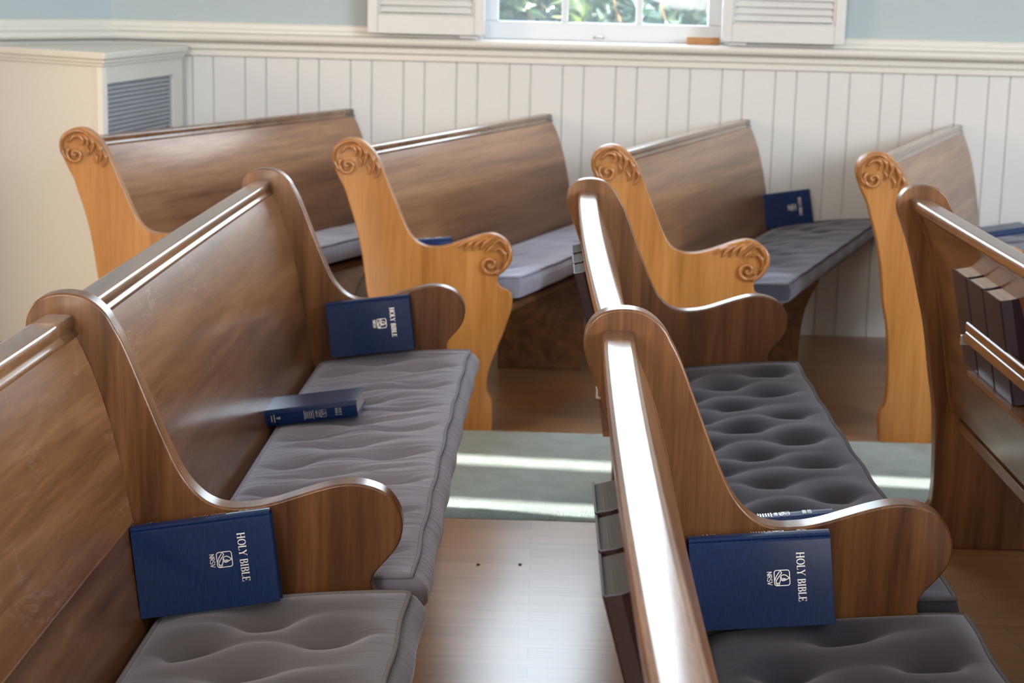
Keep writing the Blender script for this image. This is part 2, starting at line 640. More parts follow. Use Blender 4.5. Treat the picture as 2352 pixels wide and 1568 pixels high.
# the rest of the hall, out of the picture: right wall with a slit-paned door light, rear wall, far left wall
bm = bmesh.new()
SLITS = [(4.03, 4.165), (4.515, 4.63)]
prev = YB
for a, b in SLITS + [(WALL_Y + 0.2, None)]:
    box(bm, XR, XR + 0.15, prev, a, 0, ZC)
    if b:
        box(bm, XR, XR + 0.15, a, b, 0, 0.9)
        box(bm, XR, XR + 0.15, a, b, 3.0, ZC)
        prev = b
tag(link_mesh('wall_right', bm, M['hall_paint'], smooth=False), kind='structure')
bm = bmesh.new()
box(bm, XL, XR, YB - 0.15, YB, 0, ZC)
tag(link_mesh('wall_rear', bm, M['hall_paint'], smooth=False), kind='structure')
bm = bmesh.new()
box(bm, XL - 0.15, XL, YB, WALL_Y + 0.2, 0, ZC)
tag(link_mesh('wall_far_left', bm, M['hall_paint'], smooth=False), kind='structure')

# carpet runner along the aisle
bm = bmesh.new()
nx, ny = 260, 26
cx0, cx1, cy0, cy1 = -2.2, 4.6, 4.587, 5.528
g = []
for i in range(nx + 1):
    row = []
    for j in range(ny + 1):
        t = j / ny
        e = min(t, 1 - t) * (cy1 - cy0)
        z = 0.014 * (1 - max(0, 1 - e / 0.02) ** 2) + 0.0005
        row.append(bm.verts.new((lerp(cx0, cx1, i / nx), lerp(cy0, cy1, t) + random.uniform(-0.0022, 0.0022) * (e < 0.001), z + random.uniform(0, 0.0015))))
    g.append(row)
for i in range(nx):
    for j in range(ny):
        bm.faces.new((g[i][j], g[i + 1][j], g[i + 1][j + 1], g[i][j + 1]))
tag(link_mesh('carpet_runner', bm, M['carpet']), 'grey green carpet runner along the aisle between the pews', 'carpet')

# ------------------------------------------------------------------ window, shutters, sill block
win = empty('window_1', (0.24, WALL_Y, WZ0), None, None)
tag(win, 'white sash window with small panes above the chair rail', kind='structure')
FX0, FX1 = -0.262, 0.742
GY = WALL_Y + 0.075
bm = bmesh.new()     # lining and inner casing
box(bm, WX0, WX0 + 0.012, WALL_Y - 0.012, WALL_Y + 0.19, WZ0 + 0.008, WZ1)
box(bm, WX1 - 0.012, WX1, WALL_Y - 0.012, WALL_Y + 0.19, WZ0 + 0.008, WZ1)
box(bm, WX0, WX1, WALL_Y - 0.012, WALL_Y + 0.19, WZ1 - 0.015, WZ1)
box(bm, WX0, WX1, WALL_Y - 0.06, WALL_Y + 0.19, WZ0 - 0.004, WZ0 + 0.006)
link_mesh('window_lining', bm, M['sash_paint'], win, (0.24, WALL_Y, WZ0), smooth=False)
bm = bmesh.new()
PZ = [1.28, 1.62, 1.94, 2.28, 2.62]
PX = [-0.193, 0.067, 0.094, 0.372, 0.399, 0.667]
# scale pane positions for the plane they stand in (a little beyond the wall face)
sc_ = (GY - 0.0) / WALL_Y
PX = [x * sc_ for x in PX]
z_of = lambda z: CAM_H - (CAM_H - z) * sc_
bz = z_of(1.279)
box(bm, WX0 + 0.013, WX1 - 0.013, GY - 0.02, GY + 0.02, WZ0 + 0.007, bz)
box(bm, WX0 + 0.013, PX[0], GY - 0.02, GY + 0.02, bz, 3.74)
box(bm, PX[5], WX1 - 0.013, GY - 0.02, GY + 0.02, bz, 3.74)
box(bm, WX0 + 0.013, WX1 - 0.013, GY - 0.02, GY + 0.02, 3.74, 3.82)
o = link_mesh('window_sash', bm, M['sash_paint'], win, (0.24, WALL_Y, WZ0), smooth=False)
bevel(o, 0.004)
bm = bmesh.new()
for a, b in ((PX[1], PX[2]), (PX[3], PX[4])):
    box(bm, a, b, GY - 0.014, GY + 0.014, bz, 3.74)
for z in (1.78, 2.28, 2.80, 3.28):
    box(bm, PX[0], PX[5], GY - 0.013, GY + 0.013, z, z + 0.026)
o = link_mesh('glazing_bars', bm, M['sash_paint'], win, (0.24, WALL_Y, WZ0), smooth=False)
bevel(o, 0.004)
bm = bmesh.new()
box(bm, PX[0] - 0.01, PX[5] + 0.01, GY + 0.003, GY + 0.006, bz - 0.01, 3.75)
link_mesh('glass_pane', bm, M['glass'], win, (0.24, WALL_Y, WZ0), smooth=False)
bm = bmesh.new()
tube(bm, [(0.205, GY - 0.026, 1.217), (0.215, GY - 0.034, 1.222), (0.235, GY - 0.034, 1.222), (0.245, GY - 0.026, 1.217)], 0.005)
link_mesh('sash_lift', bm, M['bracket_metal'], win, (0.24, WALL_Y, WZ0))


def shutter(x0, x1, y, z0, h, label):
    root = empty('louvered_shutter', ((x0 + x1) / 2, y, z0), label, 'shutter', 'louvered shutters at the window')
    L = (( x0 + x1) / 2, y, z0)
    th, st, br_ = 0.028, 0.042, 0.075
    bm = bmesh.new()
    box(bm, x0, x0 + st, y, y + th, z0, z0 + h)
    box(bm, x1 - st, x1, y, y + th, z0, z0 + h)
    box(bm, x0 + st, x1 - st, y, y + th, z0, z0 + br_)
    box(bm, x0 + st, x1 - st, y, y + th, z0 + h - 0.07, z0 + h)
    # beads round the louvers
    for a, b in ((x0 + st, x0 + st + 0.008), (x1 - st - 0.008, x1 - st)):
        box(bm, a, b, y + 0.004, y + th - 0.004, z0 + br_, z0 + h - 0.07)
    box(bm, x0 + st, x1 - st, y + 0.004, y + th - 0.004, z0 + br_, z0 + br_ + 0.007)
    bevel(link_mesh('shutter_frame', bm, M['white_paint'], root, L, smooth=False), 0.003)
    bm = bmesh.new()
    z = z0 + br_ + 0.012
    while z < z0 + h - 0.085:
        a = [(x0 + st + 0.008, y + 0.024, z + 0.030), (x0 + st + 0.008, y + 0.027, z + 0.028), (x0 + st + 0.008, y + 0.009, z - 0.002), (x0 + st + 0.008, y + 0.006, z)]
        va = [bm.verts.new(p) for p in a]
        vb = [bm.verts.new((x1 - st - 0.008, p[1], p[2])) for p in a]
        for k in range(4):
            bm.faces.new((va[k], va[(k + 1) % 4], vb[(k + 1) % 4], vb[k]))
        bm.faces.new(va)
        bm.faces.new(vb)
        z += 0.0285
    link_mesh('louvers', bm, M['white_paint'], root, L, smooth=False)
    bm = bmesh.new()
    hx = x1 - 0.10 if x1 < 0.2 else x0 + 0.03
    box(bm, hx, hx + 0.075, y + th - 0.004, y + th + 0.018, z0 - 0.012, z0 + 0.02)
    link_mesh('hinge_block', bm, M['sash_paint'], root, L, smooth=False)
    return root


SY = 7.262
shutter(-0.724, -0.247, SY, 1.2175, 2.6, 'white louvered shutter folded back on the cabinet side of the window')
shutter(0.718, 1.217, SY, 1.2175, 2.6, 'white louvered shutter beside the amber wood block on the sill')

bm = bmesh.new()
box(bm, 0.583, 0.716, 7.318, 7.352, 1.2125, 1.243)
o = link_mesh('wood_block', bm, M['block_wood'], loc=(0.65, 7.33, 1.2125), smooth=False)
bevel(o, 0.002)
for v in o.data.vertices:
    v.co.z -= 0.0115 - 0.001
tag(o, 'small amber wood block lying on the white window sill', 'wood block')

# hedge and lawn outside
bm = bmesh.new()
box(bm, -8, 9, WALL_Y + 0.25, 22, -0.3, -0.2)
tag(link_mesh('ground_outside', bm, M['lawn'], smooth=False), kind='structure')


def leafy(name, label, cx, cy, n, sx, sy, z0, z1, size, seed):
    rnd = random.Random(seed)
    bm = bmesh.new()
    for i in range(n):
        ang = rnd.uniform(0, 2 * math.pi)
        rr = math.sqrt(rnd.uniform(0.15, 1))
        t = rnd.random()
        taper = math.sqrt(max(0.05, 1 - (2 * t - 0.85) ** 2 * 0.7)) if t > 0.42 else 1.0
        p = Vector((cx + sx * rr * taper * math.cos(ang), cy + sy * rr * taper * math.sin(ang), lerp(z0, z1, t) + rnd.uniform(-.05, .05)))
        d = Vector((rnd.uniform(-1, 1), rnd.uniform(-1, 1), rnd.uniform(-0.8, 0.5))).normalized()
        w = d.cross(Vector((rnd.uniform(-1, 1), rnd.uniform(-1, 1), rnd.uniform(-1, 1)))).normalized()
        up = d.cross(w)
        s = size * rnd.uniform(0.6, 1.3)
        a = p - d * s
        c = p + d * s
        b1 = p + w * s * 0.45 + up * s * 0.12
        b2 = p - w * s * 0.45 + up * s * 0.12
        v = [bm.verts.new(x) for x in (a, b1, c, b2)]
        bm.faces.new((v[0], v[1], v[2]))
        bm.faces.new((v[0], v[2], v[3]))
    o = link_mesh(name, bm, M['leaf_green'], loc=(cx, cy, -0.2), smooth=False)
    # woody stems inside
    sb = bmesh.new()
    for i in range(7):
        x = cx + rnd.uniform(-0.7, 0.7) * sx
        y = cy + rnd.uniform(-0.5, 0.5) * sy
        tube(sb, [(x, y, -0.2), (x + rnd.uniform(-.1, .1), y, lerp(z0, z1, 0.45)), (x + rnd.uniform(-.25, .25), y + .1, lerp(z0, z1, 0.85))], [0.03, 0.02, 0.008], 6)
    link_mesh('stems', sb, M['block_wood'], o, (cx, cy, -0.2))
    tag(o, label, 'bush', 'bushes outside the window')
    return o


leafy('leafy_bush', 'dark green leafy bush seen through the middle and first panes', -0.15, 10.4, 5200, 0.95, 0.6, -0.1, 1.75, 0.07, 3)
leafy('leafy_bush', 'sunlit yellow green bush seen through the pane above the wood block', 1.32, 12.0, 4200, 0.75, 0.6, -0.1, 1.72, 0.07, 11)

leafy('leafy_bush', 'blue green shrub standing behind the other bushes outside', 0.55, 13.4, 7000, 2.6, 0.7, -0.1, 1.62, 0.09, 21)

# ------------------------------------------------------------------ radiator cabinet in the corner
cab = empty('radiator_cabinet', (-1.75, 6.75, 0), 'white corner radiator cabinet with a grey slatted grille', 'cabinet')
CL = (-1.75, 6.75, 0)
A0 = Vector((-1.573, 6.34, 0))      # near corner of the top
dR = Vector((-1.463, 7.225, 0)) - A0
dR.normalize()
dL = Vector((-2.05, 6.67, 0)) - A0
dL.normalize()


def off_corner(d):
    """corner moved inwards by d from both faces"""
    nR = Vector((dR.y, -dR.x, 0))
    nL = Vector((dL.y, -dL.x, 0)) * -1
    if nR.x < 0:
        nR = -nR
    if nL.y > 0:
        nL = -nL
    # solve p.nR = A0.nR - d ; p.nL = A0.nL - d
    a, b, c, e = nR.x, nR.y, nL.x, nL.y
    r1, r2__ = A0.dot(nR) - d, A0.dot(nL) - d
    det = a * e - b * c
    return Vector(((r1 * e - b * r2__) / det, (a * r2__ - c * r1) / det, 0))


def on_left_wall(p, d, out):
    """where the line p + t d meets the line offset by out from the left wall"""
    q = LP + LN * out
    # (p + t d - q).LN = 0
    t = (q - p).dot(LN) / d.dot(LN)
    return p + d * t


def cab_poly(d):
    c = off_corner(d)
    t = (WALL_Y - 0.085 - c.y) / dR.y
    r = c + dR * t
    l = on_left_wall(c, dL, 0.09)
    k = on_left_wall(Vector((r.x, r.y, 0)), Vector((-1, 0, 0)), 0.09)
    return [c, r, k, l]


def prism(bm, poly, z0, z1):
    a = [bm.verts.new((p.x, p.y, z0)) for p in poly]
    b = [bm.verts.new((p.x, p.y, z1)) for p in poly]
    n = len(poly)
    for k in range(n):
        bm.faces.new((a[k], a[(k + 1) % n], b[(k + 1) % n], b[k]))
    bm.faces.new(a)
    bm.faces.new(b)


bm = bmesh.new()
prism(bm, cab_poly(0.0), 1.122, 1.15)
o = link_mesh('cabinet_top', bm, M['trim_paint'], cab, CL, smooth=False)
bevel(o, 0.008, 3)
bm = bmesh.new()
prism(bm, cab_poly(0.010), 1.110, 1.1225)
prism(bm, cab_poly(0.018), 1.098, 1.1105)
bevel(link_mesh('cornice', bm, M['trim_paint'], cab, CL, smooth=False), 0.003)
body = cab_poly(0.028)
c, r, k, l = body
# front face (towards the pews), rear sides
bm = bmesh.new()
th = 0.02
nR = Vector((dR.y, -dR.x, 0))
nR = nR if nR.x > 0 else -nR


def slab(bm, p, q, n, th, z0, z1):
    prism(bm, [p, q, q - n * th, p - n * th], z0, z1)


nF = Vector((-dL.y, dL.x, 0))
nF = nF if nF.y < 0 else -nF
prism(bm, [c, l, l - nF * th, c - nF * th], 0.0, 1.099)
link_mesh('front_panel', bm, M['trim_paint'], cab, CL, smooth=False)
Ls = (r - c).length
bm = bmesh.new()
g0, g1, gz0, gz1 = 0.05, Ls - 0.11, 0.16, 1.035
P_ = lambda s: c + dR * s
slab(bm, P_(0.0), P_(g0), nR, th, 0.0, 1.099)
slab(bm, P_(g1), P_(Ls), nR, th, 0.0, 1.099)
slab(bm, P_(g0), P_(g1), nR, th, 0.0, gz0)
slab(bm, P_(g0), P_(g1), nR, th, gz1, 1.099)
fr = link_mesh('side_frame', bm, M['trim_paint'], cab, CL, smooth=False)
bm = bmesh.new()
z = gz0 + 0.01
while z < gz1 - 0.006:
    a, b = P_(g0) - nR * 0.016, P_(g1) - nR * 0.016
    prism(bm, [a, b, b + nR * 0.006, a + nR * 0.006], z, z + 0.010)
    z += 0.0165
gr = link_mesh('grille', bm, M['grille_metal'], cab, CL, smooth=False)
bm = bmesh.new()
slab(bm, P_(g0) - nR * 0.03, P_(g1) - nR * 0.03, nR, 0.004, gz0, gz1)
link_mesh('grille_backing', bm, M['grille_metal'], gr, CL, smooth=False)

# ------------------------------------------------------------------ pew profiles (u forwards, v up), traced from the end panels
FRONT_LOW = [(0.541, 0.477), (0.563, 0.468), (0.576, 0.456), (0.580, 0.437), (0.577, 0.405), (0.566, 0.366), (0.551, 0.32), (0.536, 0.281), (0.521, 0.241), (0.509, 0.202), (0.504, 0.163), (0.506, 0.133), (0.517, 0.114), (0.522, 0.098), (0.524, 0.05), (0.524, 0.0)]
PLAIN = [(0.129, 0.0), (0.123, 0.06), (0.126, 0.105), (0.138, 0.132), (0.138, 0.227), (0.128, 0.369), (0.111, 0.465), (0.090, 0.590), (0.069, 0.673), (0.042, 0.775), (0.020, 0.838), (0.007, 0.870), (0.001, 0.889), (0.0, 0.905), (0.005, 0.925), (0.018, 0.942), (0.037, 0.951), (0.062, 0.954), (0.087, 0.950), (0.105, 0.940), (0.121, 0.924), (0.132, 0.905), (0.144, 0.883), (0.157, 0.853), (0.172, 0.815), (0.187, 0.777), (0.206, 0.730), (0.225, 0.688), (0.241, 0.662), (0.262, 0.640), (0.284, 0.628), (0.308, 0.624), (0.329, 0.625), (0.351, 0.628), (0.378, 0.635), (0.410, 0.646), (0.443, 0.657), (0.475, 0.665), (0.503, 0.666), (0.527, 0.661), (0.547, 0.651), (0.560, 0.636), (0.569, 0.618), (0.572, 0.602), (0.570, 0.582), (0.563, 0.565), (0.550, 0.547), (0.535, 0.530), (0.527, 0.517), (0.5245, 0.505), (0.529, 0.490)] + FRONT_LOW
CARVED = [(0.129, 0.0), (0.123, 0.07), (0.126, 0.105), (0.141, 0.134), (0.142, 0.227), (0.130, 0.369), (0.113, 0.450), (0.104, 0.515), (0.095, 0.576), (0.085, 0.626), (0.072, 0.676), (0.056, 0.726), (0.040, 0.776), (0.024, 0.807), (0.009, 0.841), (0.001, 0.864), (0.0, 0.887), (0.006, 0.909), (0.024, 0.928), (0.047, 0.938), (0.070, 0.940), (0.092, 0.934), (0.114, 0.918), (0.136, 0.894), (0.155, 0.860), (0.174, 0.811), (0.194, 0.762), (0.210, 0.726), (0.226, 0.687), (0.245, 0.648), (0.264, 0.622), (0.288, 0.607), (0.314, 0.601), (0.346, 0.602), (0.384, 0.611), (0.421, 0.624), (0.465, 0.640), (0.502, 0.648), (0.529, 0.644), (0.553, 0.630), (0.569, 0.611), (0.577, 0.587), (0.575, 0.564), (0.564, 0.545), (0.547, 0.528), (0.535, 0.512), (0.531, 0.496)] + FRONT_LOW
SUPPORT = [(0.175, 0.0), (0.175, 0.05), (0.18, 0.30), (0.185, 0.335), (0.25, 0.335), (0.45, 0.368), (0.557, 0.384), (0.552, 0.36), (0.528, 0.315), (0.508, 0.26), (0.497, 0.20), (0.492, 0.12), (0.492, 0.0)]
T_PANEL = 0.042


def panel_bm(outline, x, y, th, t=T_PANEL, smooth=True):
    pts = catmull(outline, 4) if smooth else [Vector(p) for p in outline]
    bm = bmesh.new()
    c_, s_ = math.cos(th), math.sin(th)
    a = [bm.verts.new((x + p[0] * c_, y + p[0] * s_, p[1])) for p in pts]
    b = [bm.verts.new((x + p[0] * c_ - t * s_, y + p[0] * s_ + t * c_, p[1])) for p in pts]
    n = len(pts)
    for k in range(n):
        bm.faces.new((a[k], a[(k + 1) % n], b[(k + 1) % n], b[k]))
    bm.faces.new(a)
    bm.faces.new(b)
    return bm


# back section: front line then rear line
BACK_FRONT = [(0.074, 0.896), (0.086, 0.872), (0.098, 0.845), (0.113, 0.803), (0.128, 0.752), (0.142, 0.690), (0.154, 0.626), (0.165, 0.560), (0.176, 0.495), (0.188, 0.440), (0.196, 0.400), (0.200, 0.370)]
BACK_REAR = [(0.178, 0.372), (0.166, 0.42), (0.154, 0.49), (0.143, 0.555), (0.132, 0.62), (0.120, 0.684), (0.105, 0.746), (0.090, 0.796), (0.074, 0.840), (0.060, 0.868), (0.046, 0.896)]
BACK = BACK_FRONT + BACK_REAR
CAP = [(0.030, 0.894), (0.0275, 0.900), (0.0265, 0.908), (0.0275, 0.9165), (0.0305, 0.9205), (0.036, 0.922), (0.066, 0.922), (0.0715, 0.9205), (0.0745, 0.9165), (0.0755, 0.910), (0.0745, 0.904), (0.0745, 0.900), (0.079, 0.897), (0.0805, 0.893), (0.079, 0.889), (0.075, 0.887), (0.060, 0.886), (0.040, 0.887)]
SEAT = [(0.19, 0.322), (0.19, 0.349), (0.30, 0.3675), (0.45, 0.3925), (0.555, 0.410), (0.566, 0.409), (0.573, 0.404), (0.575, 0.397), (0.573, 0.390), (0.566, 0.385), (0.45, 0.365), (0.30, 0.340)]


def stations(b0, y0, b1, y1, bow, n=20):
    return [(lerp(b0, b1, i / n) - bow * 4 * (i / n) * (1 - i / n), lerp(y0, y1, i / n)) for i in range(n + 1)]


def bay(root, loc, b0, y0, b1, y1, bow, back_mat, cap_mat, dv=0.0, seam=False):
    st = stations(b0, y0, b1, y1, bow)
    bm = bmesh.new()
    sec = BACK[:7] + [(0.1578, 0.605), (0.1606, 0.602), (0.1592, 0.5985)] + BACK[7:] if seam else BACK
    loft(bm, [(u, v + dv * max(0, (v - 0.4) / 0.5)) for u, v in sec], st)
    o = link_mesh('backrest', bm, back_mat, root, loc)
    bevel(o, 0.002, 1)
    bm = bmesh.new()
    loft(bm, [(u, v + dv) for u, v in CAP], st)
    weighted(link_mesh('cap_rail', bm, cap_mat, root, loc))
    bm = bmesh.new()
    loft(bm, SEAT, stations(b0, y0, b1, y1, bow, 8))
    o = link_mesh('seat_board', bm, M['seat_wood'], root, loc)
    bevel(o, 0.002, 1)


def carving(root_panel, loc, x, y, th):
    """relief scrolls and acanthus leaves on the face that looks to the aisle"""
    bm = bmesh.new()
    c_, s_ = math.cos(th), math.sin(th)

    def W(u, v, h):
        return (x + u * c_ + h * s_, y + u * s_ - h * c_, v)

    def stroke(pts, r0, r1, h=0.004, n=6, mid=None):
        P = catmull([(a, b, 0) for a, b in pts], n)
        N = len(P)
        rad = []
        for i in range(N):
            t = i / (N - 1)
            rr = lerp(r0, r1, t) if mid is None else (lerp(r0, mid, t * 2) if t < .5 else lerp(mid, r1, t * 2 - 1))
            rad.append(rr)
        rad = [q * 1.45 for q in rad]
        tube(bm, [W(p.x, p.y, 0.003 + 0.75 * rad[i]) for i, p in enumerate(P)], rad, 8)

    def spiral(cu, cv, r_out, turns, a0, sgn, w0, w1):
        n = 46
        pts, rad = [], []
        for i in range(n):
            t = i / (n - 1)
            rr = r_out * (1 - t) ** 0.85 + 0.0015
            a = math.radians(a0) + sgn * t * turns * 2 * math.pi
            rad.append(lerp(w0, w1, t))
            pts.append(W(cu + rr * math.cos(a), cv + rr * math.sin(a), 0.003 + 0.009 * t + 0.7 * rad[-1]))
        tube(bm, pts, rad, 8)
        tube(bm, [W(cu, cv, 0.000), W(cu, cv, 0.014), W(cu, cv, 0.018)], [0.0056, 0.0054, 0.0036], 10)

    # head
    spiral(0.051, 0.853, 0.027, 1.35, 135, 1, 0.0062, 0.0050)
    stroke([(0.024, 0.836), (0.007, 0.866), (0.010, 0.902), (0.033, 0.924), (0.066, 0.930), (0.096, 0.916)], 0.0038, 0.0025, mid=0.0052)
    stroke([(0.031, 0.894), (0.046, 0.911), (0.066, 0.912), (0.076, 0.896), (0.070, 0.884)], 0.0025, 0.003, mid=0.005)
    stroke([(0.060, 0.922), (0.080, 0.914), (0.092, 0.897), (0.088, 0.880)], 0.0022, 0.0025, mid=0.005)
    stroke([(0.080, 0.925), (0.101, 0.907), (0.109, 0.884), (0.100, 0.859)], 0.0022, 0.0025, mid=0.0056)
    stroke([(0.103, 0.911), (0.124, 0.888), (0.135, 0.861), (0.126, 0.831)], 0.0022, 0.0022, mid=0.0056)
    stroke([(0.126, 0.886), (0.143, 0.861), (0.150, 0.839), (0.137, 0.815)], 0.0022, 0.0018, mid=0.0045)
    stroke([(0.083, 0.880), (0.093, 0.865), (0.090, 0.850)], 0.0018, 0.0018, mid=0.0034)
    stroke([(0.110, 0.858), (0.120, 0.845), (0.118, 0.826)], 0.0018, 0.0018, mid=0.0034)
    link_mesh('head_scroll', bm, M['carving_wood'], root_panel, loc)
    bm = bmesh.new()
    spiral(0.507, 0.550, 0.029, 1.45, -25, -1, 0.0064, 0.0050)
    stroke([(0.540, 0.636), (0.560, 0.618), (0.570, 0.592), (0.566, 0.562), (0.549, 0.536), (0.527, 0.520)], 0.0025, 0.0045, mid=0.0055)
    stroke([(0.515, 0.612), (0.532, 0.628), (0.549, 0.621), (0.560, 0.600), (0.560, 0.584)], 0.002, 0.002, mid=0.0048)
    stroke([(0.518, 0.594), (0.536, 0.602), (0.551, 0.588), (0.556, 0.566), (0.547, 0.550)], 0.002, 0.002, mid=0.0052)
    stroke([(0.477, 0.597), (0.484, 0.613), (0.498, 0.627), (0.520, 0.639)], 0.002, 0.002, mid=0.0052)
    stroke([(0.452, 0.593), (0.460, 0.611), (0.476, 0.625), (0.496, 0.634)], 0.002, 0.002, mid=0.0048)
    stroke([(0.426, 0.592), (0.436, 0.609), (0.450, 0.621), (0.468, 0.629)], 0.002, 0.002, mid=0.0048)
    stroke([(0.398, 0.601), (0.412, 0.611), (0.428, 0.619), (0.446, 0.625)], 0.0018, 0.002, mid=0.0042)
    stroke([(0.494, 0.588), (0.504, 0.602), (0.516, 0.612)], 0.0018, 0.002, mid=0.004)
    link_mesh('arm_scroll', bm, M['carving_wood'], root_panel, loc)


def divider(root, loc, x, y, th, name='divider_panel', mat=None):
    o = link_mesh(name, panel_bm(PLAIN, x, y, th), mat or M['panel_wood'], root, loc)
    bevel(o, 0.004, 2, 0.9)
    return o


# --- rows of long pews with plain ends
PANEL_A = (-0.770, 2.584, 0.031)
PANEL_B = (-0.757, 4.425, -0.002)
PANEL_C = (0.071, 2.582, -0.019)
PANEL_D = (0.067, 4.386, 0.042)
PANEL_R = (0.907, 4.445, 0.001)
Y_LAST = 0.80


def row(name_label, end, mid, x_last, bow, seam=False):
    loc = (end[0], end[1], 0)
    root = empty('pew', loc, name_label, 'pew', 'long plain-ended pews')
    divider(root, loc, *end, name='end_panel')
    divider(root, loc, *mid)
    divider(root, loc, x_last, Y_LAST, 0.0)
    g = T_PANEL + 0.0005
    bay(root, loc, mid[0], mid[1] + g, end[0], end[1] - 0.0005, bow, M['back_wood'], M['cap_wood'])
    bay(root, loc, x_last, Y_LAST + g, mid[0], mid[1] - 0.0005, bow, M['back_wood'], M['cap_wood'], seam=seam)
    return root, loc


row1, L1 = row('long dark oak pew along the radiator cabinet side, three bibles on it', PANEL_B, PANEL_A, -0.775, 0.005, seam=True)
row2, L2 = row('long dark oak pew with a bright gleaming cap rail, in the middle of three rows', PANEL_D, PANEL_C, 0.070, 0.009)
row3, L3 = row('long oak pew showing its rear side and plum hymnals in a rack', PANEL_R, (0.905, 2.62, 0.0), 0.905, 0.004)
row('unseen oak pew added in front of the plum hymnal row to block side light', (1.745, 4.23, 0.0), (1.745, 2.50, 0.0), 1.745, 0.004)  # added pew out of view, keeps side light off the third row

# vertical cleat where the back of the third row meets its end panel
bm = bmesh.new()
rear = [(0.907 + u - 0.012, v) for u, v in BACK_REAR]
st = []
ya, yb = 4.445 - 0.026, 4.445 - 0.001
ra = [bm.verts.new((x, ya, v)) for x, v in rear] + [bm.verts.new((x + 0.016, ya, v)) for x, v in reversed(rear)]
rb = [bm.verts.new((x, yb, v)) for x, v in rear] + [bm.verts.new((x + 0.016, yb, v)) for x, v in reversed(rear)]
n = len(ra)
for k in range(n):
    bm.faces.new((ra[k], ra[(k + 1) % n], rb[(k + 1) % n], rb[k]))
bm.faces.new(ra)
bm.faces.new(rb)
bevel(link_mesh('cleat', bm, M['panel_wood'], row3, L3), 0.003, 2)

# --- four short pews with carved ends, running at an angle to the back wall
CARVED_AT = {'E': (-1.553, 5.655, 0.004, -0.860), 'F': (-0.660, 5.541, -0.006, -0.036), 'G': (0.159, 5.543, 0.026, 0.785), 'H': (0.993, 5.543, 0.009, 1.662)}
WLAB = {'E': 'carved honey oak pew nearest the radiator cabinet, against the back wall',
        'F': 'carved honey oak pew with a brown back, second from the radiator cabinet',
        'G': 'carved honey oak pew below the amber wood block, third from the radiator cabinet',
        'H': 'carved honey oak pew farthest from the radiator cabinet'}
Y_WALL_END = WALL_Y - 0.024
pews = {}
for k, (x, y, th, bw) in CARVED_AT.items():
    loc = (x, y, 0)
    root = empty('pew', loc, WLAB[k], 'pew', 'carved pews against the back wall')
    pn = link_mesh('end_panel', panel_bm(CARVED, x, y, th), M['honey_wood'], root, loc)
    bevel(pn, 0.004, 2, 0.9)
    carving(pn, loc, x, y, th)
    bay(root, loc, x, y + T_PANEL + 0.0005, bw, Y_WALL_END, 0.0, M['wall_back_wood'], M['cap_wood'], dv=-0.018)
    ys = 6.52
    t = (ys - y) / (Y_WALL_END - y)
    sp = link_mesh('seat_support', panel_bm(SUPPORT, lerp(x, bw, t), ys, 0.0, 0.03, smooth=False), M['seat_wood'], root, loc)
    bevel(sp, 0.003, 1)
    pews[k] = (root, loc)


def base_at(k, y):
    x, yy, th, bw = CARVED_AT[k]
    return lerp(x, bw, (y - yy - T_PANEL) / (Y_WALL_END - yy - T_PANEL))


